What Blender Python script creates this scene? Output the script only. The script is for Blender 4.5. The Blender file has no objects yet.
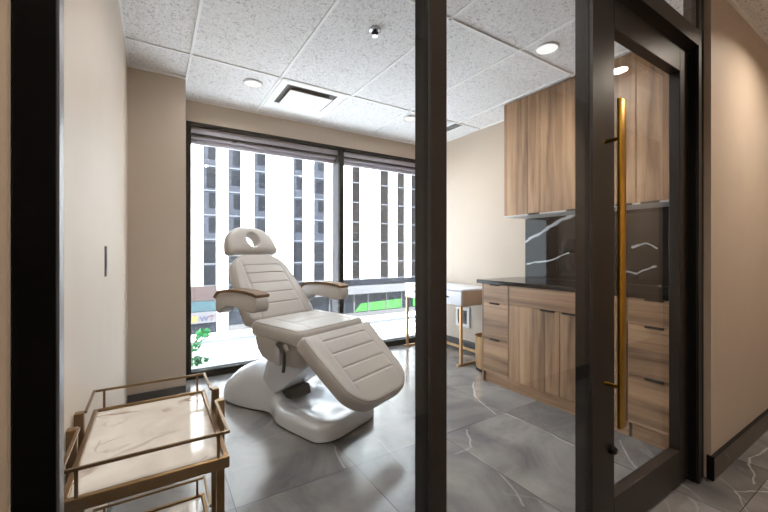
import bpy, bmesh, math, random
import numpy as np
from mathutils import Vector, Matrix
random.seed(7)
S = bpy.context.scene
C = S.collection
PI = math.pi
CAMZ = 1.125
CEIL = 2.457

# ------------------------------------------------------------------ materials
def lin(c):
    return tuple(((x / 12.92) if x <= .04045 else ((x + .055) / 1.055) ** 2.4) for x in c)
def rgb(r, g, b):
    return lin((r / 255, g / 255, b / 255)) + (1,)

class NT:
    def __init__(s, name):
        s.m = bpy.data.materials.new(name); s.m.use_nodes = True
        s.t = s.m.node_tree; s.t.nodes.clear()
        s.out = s.t.nodes.new('ShaderNodeOutputMaterial')
    def n(s, typ, props=None, **inp):
        d = s.t.nodes.new('ShaderNode' + typ)
        for k, v in (props or {}).items(): setattr(d, k, v)
        for k, v in inp.items():
            key = int(k[1:]) if k[0] == '_' and k[1:].isdigit() else k.replace('_', ' ')
            s.set(d.inputs[key], v)
        return d
    def set(s, sock, v):
        if isinstance(v, bpy.types.NodeSocket): s.t.links.new(v, sock)
        elif isinstance(v, bpy.types.Node): s.t.links.new(v.outputs[0], sock)
        else: sock.default_value = v
    def math(s, op, a, b=0.0, c=0.0):
        return s.n('Math', {'operation': op}, _0=a, _1=b, _2=c).outputs[0]
    def mix(s, f, a, b, mode='MIX'):
        d = s.n('Mix', {'data_type': 'RGBA', 'blend_type': mode})
        s.set(d.inputs[0], f); s.set(d.inputs[6], a); s.set(d.inputs[7], b)
        return d.outputs[2]
    def ramp(s, f, stops):
        d = s.n('ValToRGB'); s.set(d.inputs[0], f)
        e = d.color_ramp.elements
        while len(e) < len(stops): e.new(.5)
        for i, (p, c) in enumerate(stops):
            e[i].position = p; e[i].color = c if len(c) == 4 else tuple(c) + (1,)
        return d.outputs[0]
    def coord(s, scale=(1, 1, 1), rot=(0, 0, 0), kind='Object'):
        tc = s.n('TexCoord')
        return s.n('Mapping', Vector=tc.outputs[kind], Scale=scale, Rotation=rot).outputs[0]
    def bsdf(s, color, rough=.5, metal=0., bump=None, bump_d=.002, spec=.5, coat=0., **kw):
        b = s.n('BsdfPrincipled', Base_Color=color, Roughness=rough, Metallic=metal)
        b.inputs['Specular IOR Level'].default_value = spec
        b.inputs['Coat Weight'].default_value = coat
        if bump is not None:
            bp = s.n('Bump', Height=bump, Distance=bump_d, Strength=kw.get('bs', 1.))
            s.set(b.inputs['Normal'], bp.outputs[0])
        s.t.links.new(b.outputs[0], s.out.inputs[0])
        return s.m

def flat(name, c, rough=.5, metal=0., spec=.5, noise=.04, nscale=6., bump=0., bscale=200., coat=0.):
    t = NT(name)
    v = t.coord()
    nz = t.n('TexNoise', Vector=v, Scale=nscale, Detail=4.)
    d = tuple(x * (1 - noise * 2) for x in c[:3]) + (1,)
    e = tuple(min(1, x * (1 + noise * 2)) for x in c[:3]) + (1,)
    col = t.ramp(nz.outputs[0], [(.25, d), (.75, e)])
    bm = None
    if bump:
        bm = t.n('TexNoise', Vector=v, Scale=bscale, Detail=2.).outputs[0]
    return t.bsdf(col, rough, metal, bm, bump, spec, coat)

def emit(name, c, s):
    t = NT(name)
    e = t.n('Emission', Color=c, Strength=s)
    t.t.links.new(e.outputs[0], t.out.inputs[0]); return t.m

def glass(name, tint=(.97, .98, .98, 1), f0=.045, fmax=.9):
    t = NT(name)
    lw = t.n('LayerWeight', Blend=.5)
    f = t.math('POWER', lw.outputs['Facing'], 5.)
    f = t.math('MULTIPLY_ADD', f, fmax - f0, f0)
    tr = t.n('BsdfTransparent', Color=tint)
    gl = t.n('BsdfGlossy', Color=(1, 1, 1, 1), Roughness=0.)
    mx = t.n('MixShader', _0=f, _1=tr.outputs[0], _2=gl.outputs[0])
    t.t.links.new(mx.outputs[0], t.out.inputs[0]); return t.m

def wood(name, base, dark, light, axis, rough=.45, plank=.11):
    t = NT(name)
    sc = {'z': (1, 1, .06), 'y': (1, .06, 1)}[axis]
    v = t.coord(sc)
    tc = t.n('TexCoord')
    sp = t.n('SeparateXYZ', Vector=tc.outputs['Object'])
    u = sp.outputs['Y'] if axis == 'z' else sp.outputs['Z']
    cell = t.math('FLOOR', t.math('DIVIDE', u, plank))
    wn = t.n('TexWhiteNoise', {'noise_dimensions': '1D'}, W=cell)
    off = t.n('VectorMath', {'operation': 'ADD'}, _0=v, _1=wn.outputs['Color'])
    big = t.n('TexNoise', Vector=off.outputs[0], Scale=13., Detail=5., Roughness=.6, Distortion=.6)
    fine = t.n('TexNoise', Vector=off.outputs[0], Scale=120., Detail=3.)
    knots = t.n('TexWave', {'wave_type': 'RINGS', 'rings_direction': 'X'}, Vector=off.outputs[0], Scale=3.2, Distortion=6., Detail=3., Detail_Scale=1.2)
    col = t.ramp(big.outputs[0], [(.3, dark), (.52, base), (.72, light)])
    col = t.mix(t.math('MULTIPLY', fine.outputs[0], .35), col, dark, 'MULTIPLY')
    col = t.mix(t.math('MULTIPLY', t.math('GREATER_THAN', knots.outputs[1], .8), .16), col, dark)
    tone = t.math('MULTIPLY_ADD', wn.outputs['Value'], .32, .84)
    hs = t.n('HueSaturation', Color=col, Value=tone)
    return t.bsdf(hs.outputs[0], rough, 0, fine.outputs[0], .0004)

def marble(name, base, dark, vein, scale=1., rough=.2, vw=.012, tile=None, grout=None, spec=.5, vein_amt=.8, lines=None):
    t = NT(name)
    tc = t.n('TexCoord')
    P = tc.outputs['Object']
    col_tone = None
    if tile:
        sp = t.n('SeparateXYZ', Vector=P)
        tx = t.math('DIVIDE', t.math('SUBTRACT', sp.outputs[0], tile[0]), tile[2])
        ty = t.math('DIVIDE', t.math('SUBTRACT', sp.outputs[1], tile[1]), tile[3])
        cell = t.n('CombineXYZ', X=t.math('FLOOR', tx), Y=t.math('FLOOR', ty))
        wn = t.n('TexWhiteNoise', {'noise_dimensions': '2D'}, Vector=cell.outputs[0])
        sh = t.n('VectorMath', {'operation': 'SCALE'}, _0=wn.outputs['Color'])
        sh.inputs['Scale'].default_value = 20.
        P2 = t.n('VectorMath', {'operation': 'ADD'}, _0=P, _1=sh.outputs[0]).outputs[0]
        col_tone = t.math('MULTIPLY_ADD', wn.outputs['Value'], .22, .9)
    else:
        P2 = P
    v = t.n('Mapping', Vector=P2, Scale=(scale,) * 3).outputs[0]
    n1 = t.n('TexNoise', Vector=v, Scale=1.6, Detail=7., Roughness=.6, Distortion=1.2)
    col = t.ramp(n1.outputs[0], [(.3, dark), (.62, base)])
    def veins(sc, w, lo, seed):
        vv = t.n('Mapping', Vector=v, Location=(seed, seed * 2, seed)).outputs[0]
        n = t.n('TexNoise', Vector=vv, Scale=sc, Detail=3.5, Roughness=.5, Distortion=.9)
        d = t.math('ABSOLUTE', t.math('SUBTRACT', n.outputs[0], .5))
        m = t.math('SUBTRACT', 1., t.math('DIVIDE', d, w)); m = t.math('MAXIMUM', m, 0.)
        k = t.n('TexNoise', Vector=vv, Scale=sc * 1.4, Detail=2.)
        msk = t.ramp(k.outputs[0], [(lo, (0, 0, 0, 1)), (lo + .12, (1, 1, 1, 1))])
        return t.math('MULTIPLY', m, msk)
    vm = t.math('MAXIMUM', veins(.85, vw, .5, 3.1), t.math('MULTIPLY', veins(1.9, vw * .8, .55, 9.7), .55))
    col = t.mix(t.math('MULTIPLY', vm, vein_amt), col, vein)
    if lines:
        col = t.mix(line_veins(t, P, lines, (0, 1), .07, 5.), col, vein)
    if tile:
        col = t.n('HueSaturation', Color=col, Value=col_tone).outputs[0]
        fx = t.math('ABSOLUTE', t.math('SUBTRACT', t.math('FRACT', tx), .5))
        fy = t.math('ABSOLUTE', t.math('SUBTRACT', t.math('FRACT', ty), .5))
        gx = t.math('GREATER_THAN', fx, .5 - .0017 / tile[2]); gy = t.math('GREATER_THAN', fy, .5 - .0017 / tile[3])
        g = t.math('MAXIMUM', gx, gy)
        col = t.mix(g, col, grout)
    r = t.math('MULTIPLY_ADD', n1.outputs[0], .12, rough - .05)
    return t.bsdf(col, r, 0, None, 0, spec)

def line_veins(t, P, lines, ax, wob, sc_):
    nz = t.n('TexNoise', Vector=P, Scale=sc_, Detail=4.)
    sh = t.n('VectorMath', {'operation': 'SUBTRACT'}, _0=nz.outputs['Color'], _1=(.5, .5, .5))
    sc = t.n('VectorMath', {'operation': 'SCALE'}, _0=sh.outputs[0]); sc.inputs['Scale'].default_value = wob
    Q = t.n('VectorMath', {'operation': 'ADD'}, _0=P, _1=sc.outputs[0])
    sp = t.n('SeparateXYZ', Vector=Q.outputs[0]); Y, Z = sp.outputs[ax[0]], sp.outputs[ax[1]]
    wv = t.n('TexNoise', Vector=P, Scale=14., Detail=2.).outputs[0]
    tot = None
    for (ya, za), (yb, zb), wd, am in lines:
        dy, dz = yb - ya, zb - za; l2 = dy * dy + dz * dz
        a = t.math('SUBTRACT', Y, ya); b = t.math('SUBTRACT', Z, za)
        tt = t.math('DIVIDE', t.math('MULTIPLY_ADD', a, dy, t.math('MULTIPLY', b, dz)), l2)
        tt = t.math('MINIMUM', t.math('MAXIMUM', tt, 0.), 1.)
        ea = t.math('SUBTRACT', a, t.math('MULTIPLY', tt, dy)); eb = t.math('SUBTRACT', b, t.math('MULTIPLY', tt, dz))
        dist = t.math('SQRT', t.math('MULTIPLY_ADD', ea, ea, t.math('MULTIPLY', eb, eb)))
        w = t.math('MULTIPLY', wv, wd * 2)
        m = t.math('MAXIMUM', t.math('SUBTRACT', 1., t.math('DIVIDE', dist, w)), 0.)
        m = t.math('MULTIPLY', t.math('POWER', m, .6), am)
        tot = m if tot is None else t.math('MAXIMUM', tot, m)
    return tot

FV = [((2.33, 2.24), (2.09, 1.99), 0.0090, 0.46), ((2.09, 1.99), (2.0, 1.7), 0.0067, 0.37), ((2.07, 1.71), (2.08, 1.42), 0.0060, 0.31), ((2.08, 1.42), (2.06, 1.18), 0.0060, 0.31),
      ((1.67, 1.66), (1.55, 1.5), 0.0067, 0.31), ((1.55, 1.5), (1.42, 1.5), 0.0053, 0.25), ((1.5, 1.46), (1.5, 1.25), 0.0045, 0.19), ((1.5, 1.25), (1.39, 1.03), 0.0053, 0.22),
      ((3.3, .55), (2.75, .60), 0.0053, 0.31), ((2.75, .60), (2.45, .52), 0.0067, 0.34), ((2.6, .35), (2.30, .57), 0.0053, 0.31), ((2.30, .57), (2.1, .45), 0.0045, 0.25),
      ((.89, 1.93), (.83, 1.72), 0.0053, 0.34), ((1.14, 1.85), (1.1, 1.52), 0.0045, 0.15), ((.48, 2.2), (.75, 2.25), 0.0045, 0.12), ((2.35, 1.08), (2.12, .89), 0.0060, 0.31), ((1.2, 2.6), (1.7, 2.9), 0.0045, 0.25)]
def ceiling_mat():
    t = NT('acoustic_tile'); v = t.coord()
    a = t.n('TexNoise', Vector=v, Scale=60., Detail=2., Roughness=.7, Distortion=1.5)
    b = t.n('TexVoronoi', Vector=v, Scale=130.)
    h = t.ramp(a.outputs[0], [(.34, (0, 0, 0, 1)), (.46, (1, 1, 1, 1))])
    p = t.ramp(b.outputs[0], [(.12, (0, 0, 0, 1)), (.3, (1, 1, 1, 1))])
    m = t.math('MULTIPLY', h, p)
    col = t.mix(m, rgb(182, 182, 183), rgb(243, 243, 245))
    return t.bsdf(col, .9, 0, m, .0016, .2)

M = {}
M['wall'] = flat('beige_paint', rgb(195, 180, 164), .55, noise=.012, bump=.0003, bscale=350.)
M['ceil'] = ceiling_mat()
M['grid'] = flat('white_grid', rgb(248, 248, 249), .5, noise=.005)
M['floor'] = marble('grey_marble_tile', rgb(132, 130, 129), rgb(84, 84, 86), rgb(225, 225, 225), 1.1, .17, .005,
                    (.305, 1.694, .592, 1.192), rgb(56, 56, 56), .5, .18, FV)
M['base_tile'] = marble('baseboard_tile', rgb(110, 102, 94), rgb(84, 78, 72), rgb(160, 150, 140), 2., .45, .008, None, None, .4, .4)
M['base_dark'] = flat('dark_baseboard', rgb(62, 62, 64), .45)
M['bronze'] = flat('dark_bronze_aluminium', rgb(38, 31, 26), .4, 0., .45, noise=.05)
M['black'] = flat('black_metal', rgb(14, 14, 15), .5, 0., .25)
M['jet'] = flat('jet_black_frame', rgb(5, 5, 5), .6, 0., .1)
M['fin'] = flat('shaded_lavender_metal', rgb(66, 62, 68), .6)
M['side_sheen'] = flat('grey_painted_sheen', rgb(92, 92, 98), .4)  # reflected window light put into the colour of the upright's side
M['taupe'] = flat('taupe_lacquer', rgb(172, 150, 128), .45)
M['copper'] = flat('pale_copper', rgb(190, 152, 110), .35, .8, noise=.05)
M['black_gloss'] = flat('black_plastic', rgb(20, 20, 21), .3)
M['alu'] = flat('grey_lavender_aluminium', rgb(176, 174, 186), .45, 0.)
M['glass'] = glass('clear_glass', f0=.028, fmax=.7)
M['wglass'] = glass('window_glass', (.95, .97, .98, 1), .03)
M['gold'] = flat('brushed_gold', rgb(206, 156, 52), .28, 1., noise=.05, nscale=30)
M['brass'] = flat('antique_brass', rgb(122, 95, 62), .38, .8, noise=.06, nscale=20)
M['leather'] = flat('cream_leather', rgb(182, 177, 172), .38, 0, .5, .015, 4., .0004, 420.)
M['leather_dk'] = flat('cream_piping', rgb(166, 160, 154), .45, 0, .5, .015)
M['plastic'] = flat('white_plastic', rgb(222, 226, 233), .2, 0, .5, .006, coat=.3)
M['chrome'] = flat('chrome', rgb(200, 200, 204), .15, 1.)
M['woodtrim'] = wood('honey_wood', rgb(120, 84, 34), rgb(92, 60, 22), rgb(140, 100, 46), 'y', .6)
WB, WD, WL = rgb(172, 136, 103), rgb(108, 79, 55), rgb(192, 158, 124)
M['wood_v'] = wood('oak_vertical', WB, WD, WL, 'z')
M['wood_h'] = wood('oak_horizontal', WB, WD, WL, 'y')
M['oak_edge'] = flat('pale_oak_edge', rgb(196, 160, 118), .5)
M['counter'] = flat('black_stone', rgb(10, 10, 11), .12, 0, .22)
M['bmarble'] = marble('black_marble', rgb(20, 21, 24), rgb(10, 10, 12), rgb(226, 226, 230), 1.6, .06, .012, None, None, .6, .95)
VEINS = [((2.23, 1.21), (1.98, 1.34), .016, .9), ((1.98, 1.34), (1.70, 1.46), .02, .9), ((2.19, 1.01), (1.95, 1.05), .007, .8), ((1.95, 1.05), (1.78, 1.11), .009, .85),
         ((1.29, 1.16), (1.20, 1.19), .007, .8), ((1.20, 1.19), (1.13, 1.15), .007, .8), ((1.36, .98), (1.26, .965), .008, .8), ((1.26, .965), (1.13, 1.02), .007, .8), ((1.21, .83), (1.12, .89), .007, .7),
         ((1.7, 1.0), (1.45, 1.3), .012, .8), ((1.0, 1.4), (.85, 1.0), .01, .8)]
def lined_marble():
    t = NT('black_marble'); P = t.n('TexCoord').outputs['Object']
    nz = t.n('TexNoise', Vector=P, Scale=9., Detail=4.)
    col = t.mix(line_veins(t, P, VEINS, (1, 2), .055, 9.), t.ramp(nz.outputs[0], [(.3, rgb(6, 6, 8)), (.7, rgb(20, 21, 24))]), rgb(222, 222, 226))
    return t.bsdf(col, .02, 0, None, 0, .28)
M['bmarble'] = lined_marble()
M['wmarble'] = marble('white_marble_glass', rgb(232, 226, 218), rgb(214, 206, 198), rgb(140, 104, 80), 4.2, .06, .03, None, None, .5, .95)
M['desk'] = flat('pale_lavender_lacquer', rgb(226, 228, 236), .3, noise=.01)
M['desk_side'] = M['desk']
M['led'] = emit('lamp_diffuser', (1, .98, .95, 1), .8)
M['led_warm'] = emit('warm_lamp_diffuser', (1, .82, .6, 1), 5.)
M['white'] = flat('white_enamel', rgb(228, 228, 228), .4, noise=.01)
M['pier'] = flat('white_precast', rgb(232, 230, 228), .8, noise=.015, nscale=.6)
M['spandrel'] = flat('grey_blue_panel', rgb(34, 38, 48), .5, 0, .25, noise=.08, nscale=1.)
M['pane'] = flat('dark_window_pane', rgb(8, 11, 18), .3, 0, .25, noise=.3, nscale=1.2)
M['pane_warm'] = flat('brown_window_pane', rgb(15, 11, 11), .4, 0, .2, noise=.4, nscale=1.5)
M['transom'] = flat('pale_transom', rgb(70, 74, 82), .5)
M['redbrown'] = flat('red_brown_band', rgb(44, 30, 30), .7, noise=.08)
M['teal'] = flat('teal_glass_band', rgb(34, 54, 60), .3, noise=.1)
M['green'] = flat('green_banner', rgb(30, 92, 26), .5)
M['shopglass'] = flat('shop_glass', rgb(16, 22, 30), .25, 0, .25, noise=.3, nscale=.7)
M['pave'] = flat('pale_paving', rgb(236, 235, 234), .9, noise=.03, nscale=.8)
M['road'] = flat('pale_road', rgb(205, 205, 208), .9, noise=.05, nscale=.6)
M['fascia'] = flat('grey_fascia', rgb(70, 70, 74), .7)
M['line'] = flat('grey_street_line', rgb(72, 72, 76), .9)
M['leaf'] = flat('green_leaf', rgb(10, 84, 36), .5, noise=.15, nscale=9)
M['bark'] = flat('bark', rgb(110, 90, 70), .9)
M['orange'] = flat('sign_orange', rgb(110, 74, 36), .6)
M['navy'] = flat('sign_navy', rgb(14, 16, 52), .6)
M['maroon'] = flat('sign_maroon', rgb(66, 10, 24), .6)

# ------------------------------------------------------------------ mesh helpers
def new(): return bmesh.new()
def box(bm, x, y, z, bev=0., seg=2):
    r = bmesh.ops.create_cube(bm, size=1.)
    vs = r['verts']
    for v in vs:
        v.co = Vector((x[0] + (v.co.x + .5) * (x[1] - x[0]), y[0] + (v.co.y + .5) * (y[1] - y[0]), z[0] + (v.co.z + .5) * (z[1] - z[0])))
    if bev:
        es = list({e for v in vs for e in v.link_edges})
        bmesh.ops.bevel(bm, geom=es, offset=bev, segments=seg, profile=.5, affect='EDGES')
    return bm
def tube(bm, pts, r, n=8, close=False, square=False):
    pts = [Vector(p) for p in pts]
    N = len(pts); rings = []
    if square: n = 4
    up = None
    for i, p in enumerate(pts):
        if close: d = (pts[(i + 1) % N] - p).normalized() + (p - pts[i - 1]).normalized()
        elif i == 0: d = pts[1] - p
        elif i == N - 1: d = p - pts[i - 1]
        else: d = (pts[i + 1] - p).normalized() + (p - pts[i - 1]).normalized()
        d = d.normalized()
        if up is None:
            up = Vector((0, 0, 1)) if abs(d.z) < .9 else Vector((1, 0, 0))
        a = d.cross(up)
        if a.length < 1e-4: a = d.cross(Vector((1, 0, 0)))
        a.normalize(); b = a.cross(d).normalized(); up = b
        k = 1.
        if 0 < i < N - 1 or close:
            e = (pts[(i + 1) % N] - p).normalized(); k = 1 / max(.5, abs(d.dot(e)))
        o = PI / 4 if square else 0
        rr = r * (1.414 if square else 1)
        rings.append([bm.verts.new(p + (a * math.cos(o + 2 * PI * j / n) * (k if True else 1) + b * math.sin(o + 2 * PI * j / n)) * rr) for j in range(n)])
    for i in range(N if close else N - 1):
        A, B = rings[i], rings[(i + 1) % N]
        for j in range(n): bm.faces.new((A[j], A[(j + 1) % n], B[(j + 1) % n], B[j]))
    if not close:
        bm.faces.new(rings[0][::-1]); bm.faces.new(rings[-1])
    return bm
def lathe(bm, prof, c=(0, 0, 0), n=32, cap=True):
    rings = []
    for r, z in prof:
        rings.append([bm.verts.new((c[0] + r * math.cos(2 * PI * j / n), c[1] + r * math.sin(2 * PI * j / n), c[2] + z)) for j in range(n)])
    for A, B in zip(rings, rings[1:]):
        for j in range(n): bm.faces.new((A[j], A[(j + 1) % n], B[(j + 1) % n], B[j]))
    if cap:
        bm.faces.new(rings[0][::-1]); bm.faces.new(rings[-1])
    return bm
def loft(bm, rings, cap=True):
    R = [[bm.verts.new(p) for p in r] for r in rings]
    n = len(R[0])
    for A, B in zip(R, R[1:]):
        for j in range(n): bm.faces.new((A[j], A[(j + 1) % n], B[(j + 1) % n], B[j]))
    if cap:
        bm.faces.new(R[0][::-1]); bm.faces.new(R[-1])
    return bm

OFF = {}
def obj(name, bm, mat, parent=None, smooth=False, world=True, bev=0.):
    """link bm as ONE mesh object; coordinates are world ones unless world=False"""
    if parent is not None and world:
        o = OFF.get(parent.name, Vector((0, 0, 0)))
        bmesh.ops.translate(bm, verts=bm.verts, vec=-o)
    bmesh.ops.recalc_face_normals(bm, faces=bm.faces)
    me = bpy.data.meshes.new(name); bm.to_mesh(me); bm.free()
    if smooth:
        for p in me.polygons: p.use_smooth = True
        me.set_sharp_from_angle(angle=math.radians(smooth if smooth > 1 else 40))
    me.materials.append(mat)
    ob = bpy.data.objects.new(name, me); C.objects.link(ob)
    if parent is not None:
        ob.parent = parent
        OFF[ob.name] = OFF.get(parent.name, Vector((0, 0, 0)))
    return ob
def thing(name, label, cat, loc=(0, 0, 0), rz=0., group=None):
    o = bpy.data.objects.new(name, None); C.objects.link(o)
    o.location = loc; o.rotation_euler = (0, 0, rz); o.empty_display_size = .1
    o['label'] = label; o['category'] = cat
    if group: o['group'] = group
    OFF[o.name] = Vector(loc); return o
def tag(o, label, cat, group=None, kind=None):
    if label: o['label'] = label
    if cat: o['category'] = cat
    if group: o['group'] = group
    if kind: o['kind'] = kind
    return o
def struct(name, bm, mat, label=None, cat=None, smooth=False):
    o = obj(name, bm, mat, None, smooth); o['kind'] = 'structure'
    tag(o, label, cat); return o
def sgroup(name, label, cat, loc=(0, 0, 0)):
    o = thing(name, label, cat, loc); o['kind'] = 'structure'; return o
def copy_tree(o, parent=None):
    c = o.copy(); C.objects.link(c)
    if parent is not None: c.parent = parent
    OFF[c.name] = OFF.get(o.name, Vector((0, 0, 0)))
    for ch in list(o.children): copy_tree(ch, c)
    return c

# ------------------------------------------------------------------ camera
cam = bpy.data.cameras.new('camera'); cam.sensor_width = 36; cam.lens = 363.55 / 768 * 36
cam.shift_y = -4.3 / 768; cam.clip_start = .05
co = bpy.data.objects.new('camera', cam); C.objects.link(co)
co.location = (0, 0, CAMZ); co.rotation_euler = (PI / 2, 0, -.565656)
S.camera = co

# ------------------------------------------------------------------ room shell
LW = -.155          # left wall face
RW = 3.01           # right wall face
WY = 3.61           # window wall face
FY = .668           # front of the glazed partition
CX0, CX1, CY0 = -1.6, 6.2, -.43   # corridor
struct('floor', box(new(), (CX0, CX1), (CY0 - .1, WY + .2), (-.12, 0)), M['floor'], 'grey veined marble tile floor of room and corridor', 'floor')
struct('ceiling', box(new(), (CX0, CX1), (CY0 - .1, WY + .3), (CEIL + .005, CEIL + .2)), M['ceil'], 'white speckled acoustic tile ceiling', 'ceiling')
struct('wall_left', box(new(), (LW - .15, LW), (.75, WY + .2), (0, CEIL)), M['wall'], 'cream painted left wall of the treatment room', 'wall')
struct('wall_pillar', box(new(), (LW - .02, .21), (3.17, WY + .2), (0, CEIL - .012)), M['wall'], 'beige boxed out pillar beside the big window', 'wall')
struct('wall_right', box(new(), (RW, RW + .15), (.75, WY + .2), (0, CEIL)), M['wall'], 'cream painted wall behind desk and cabinets', 'wall')
WX0, WX1, WZ1 = .242, 2.95, 2.27
bm = new()
box(bm, (.15, RW + .1), (WY, WY + .18), (WZ1, CEIL))
struct('wall_back', bm, M['wall'], 'beige band of wall above the big window', 'wall')
struct('wall_back_left', box(new(), (.15, WX0), (WY, WY + .18), (0, CEIL)), M['wall'])
struct('wall_back_right', box(new(), (WX1, RW + .1), (WY, WY + .18), (0, CEIL)), M['wall'])
# corridor
struct('wall_front_left', box(new(), (CX0, LW - .004), (.655, .75), (0, CEIL)), M['wall'], 'beige corridor wall left of the black frame', 'wall')
struct('wall_front_right', box(new(), (2.33, CX1), (.651, .75), (0, CEIL)), M['wall'], 'beige corridor wall right of the glass door', 'wall')
struct('wall_corridor', box(new(), (CX0, CX1), (CY0 - .1, CY0), (0, CEIL)), M['wall'])
struct('wall_corridor_left', box(new(), (CX0 - .1, CX0), (CY0 - .1, .75), (0, CEIL)), M['wall'])
struct('wall_corridor_right', box(new(), (CX1, CX1 + .1), (CY0 - .1, .75), (0, CEIL)), M['wall'])
# baseboards
struct('baseboard_front_right', box(new(), (2.325, CX1), (.638, .651), (0, .112)), M['base_tile'], 'stone tile baseboard along the corridor wall', 'baseboard')
struct('trim_1', box(new(), (2.325, CX1), (.636, .651), (.112, .118)), M['black'], 'thin black edge on top of the corridor baseboard', 'trim')
struct('trim_2', box(new(), (2.316, 2.325), (.636, .665), (0, .118)), M['black'])
struct('baseboard_corridor', box(new(), (CX0, CX1), (CY0, CY0 + .012), (0, .115)), M['base_dark'])
struct('baseboard_pillar', box(new(), (LW, .212), (3.158, 3.17), (0, .1)), M['base_dark'], 'dark baseboard along foot of the pillar', 'baseboard')
struct('baseboard_left', box(new(), (LW, LW + .002), (.75, 3.158), (0, .1)), M['base_dark'])
struct('baseboard_right', box(new(), (RW - .012, RW), (2.25, WY), (0, .115)), M['base_dark'], 'dark baseboard under the desk', 'baseboard')

# ceiling grid
k = 1
def bar(x, y):
    global k
    k += 1
    n = 'trim_%d' % (k + 1)
    struct(n, box(new(), x, y, (CEIL - .003, CEIL + .006)), M['grid'])
    return n
gx = [.217 + .61 * i for i in range(5)]; gy = [.34, 1.555, 2.778]
for x in gx: bar((x - .008, x + .008), (.75, WY))
for y in gy[1:]: bar((LW, RW), (y - .008, y + .008))
bar((.837, 1.417), (3.395, 3.411))
struct('trim_60', box(new(), (LW, .21), (3.150, 3.17), (CEIL - .012, CEIL + .004)), M['grid'])
bar((LW, .225), (WY - .012, WY)); bar((.21, RW), (WY - .012, WY))
bar((RW - .018, RW), (.75, WY)); bar((LW, LW + .012), (.75, 3.17))
for x in [-1.2 + .61 * i for i in range(13)]:
    if x > 2.1 or x < 0: bar((x - .01, x + .01), (CY0, .651))
bar((2.3, CX1), (.635, .651)); bar((CX0, CX1), (.1, .12))

# ------------------------------------------------------------------ exterior window
w = sgroup('window_1', 'big black framed window looking onto the white building', 'window', (WX0, WY, 0))
def fr(name, x, y, z, m='jet', par=None): return obj(name, box(new(), x, y, z), M[m], par or w)
fr('window_jamb', (WX0, .281), (WY - .01, 3.79), (0, WZ1))
fr('window_jamb', (2.90, WX1), (WY - .01, 3.79), (0, WZ1))
fr('window_head', (WX0, WX1), (WY - .01, 3.66), (2.242, WZ1))
fr('window_sill', (WX0, WX1), (WY - .01, 3.70), (0, .062))
fr('window_sill_tread', (.281, 2.9), (3.70, 3.80), (0, .052), 'alu')
mu = fr('window_mullion', (1.715, 1.765), (WY - .01, 3.64), (.06, WZ1))
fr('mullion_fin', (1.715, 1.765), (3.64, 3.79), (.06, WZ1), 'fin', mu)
hb = fr('blind_box', (.281, 2.9), (3.66, 3.79), (2.19, 2.26), 'alu')
fr('blind_box_lip', (.281, 2.9), (3.70, 3.79), (2.155, 2.19), 'alu', hb)
fr('blind_box_groove', (.281, 2.9), (3.665, 3.70), (2.178, 2.19), 'black', hb)
fr('blind_bottom_bar', (.281, 2.9), (3.74, 3.775), (2.115, 2.15), 'alu', hb)
o = obj('blind_sensor', lathe(new(), [(.001, 0), (.022, 0), (.022, .012), (.001, .012)], (.655, 3.69, 2.168), 20), M['black'], hb)
fr('window_pane', (.281, 1.715), (3.772, 3.78), (.05, 2.2), 'wglass')
fr('window_pane', (1.765, 2.9), (3.772, 3.78), (.05, 2.2), 'wglass')

# ------------------------------------------------------------------ glazed partition (numbers measured at depth .651, scaled to FY)
s = FY / .651
def px(x): return x * s
def pz(z): return (z - 1.125) * s + 1.125
y0, y1 = FY, .730
def mullion(name, xa, xb, label, cap='bronze', y1=y1):
    g = sgroup(name, label, 'frame post', (xa, y0, 0))
    obj('post_cap', box(new(), (xa, xb), (y0, y0 + .012), (0, CEIL)), M[cap], g)
    obj('post_body', box(new(), (xa, xb), (y0 + .015, y1), (0, CEIL)), M['black'], g)
    return g
mullion('trim_71', px(-.153), px(-.111), 'black upright at left end of glass partition', 'jet', .705)
mullion('trim_72', px(.542), px(.590), 'dark bronze upright between the two glass panes')
mullion('trim_73', px(1.24), px(1.312), 'dark bronze upright beside the gold door handle')
mullion('trim_74', px(2.172), px(2.204), 'dark bronze door jamb next to the corridor wall')
struct('trim_75', box(new(), (px(2.204), 2.33), (y0 + .012, y1), (0, CEIL)), M['black'])
# grey strip paints window light glancing off the left upright's side face
struct('trim_76', box(new(), (px(-.111), px(-.111) + .003), (y0 + .006, .705), (0, CEIL)), M['side_sheen'], 'painted grey window sheen on side of the black upright', 'trim')
struct('trim_77', box(new(), (px(-.111), px(1.312)), (y0, y1), (0, .03)), M['black'])
struct('trim_78', box(new(), (px(-.105), px(1.24)), (y0, y1), (CEIL - .05, CEIL)), M['bronze'])
gy0 = y0 + .006
def pane(name, xa, xb, za, zb, label):
    o = struct(name, box(new(), (xa, xb), (gy0, gy0 + .008), (za, zb)), M['glass'], label, 'glass pane'); return o
pane('window_2', px(-.109), px(.5419), .03, CEIL - .05, 'left clear pane of partition in front of the chair')
pane('window_3', px(.591), px(1.2399), .03, CEIL - .05, 'narrower clear pane of partition in front of the cabinets')
# header + transom
tb = sgroup('trim_79', 'dark bronze header above the glass door', 'door header', (px(1.312), y0, 2.1))
obj('header_face', box(new(), (px(1.312), px(2.172)), (y0, y1), (pz(2.096), pz(2.17))), M['bronze'], tb)
obj('top_rail', box(new(), (px(1.312), px(2.172)), (y0, y1), (CEIL - .06, CEIL)), M['bronze'], tb)
pane('window_4', px(1.312), px(2.172), pz(2.17), CEIL - .06, 'clear transom pane above the glass door')

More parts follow.
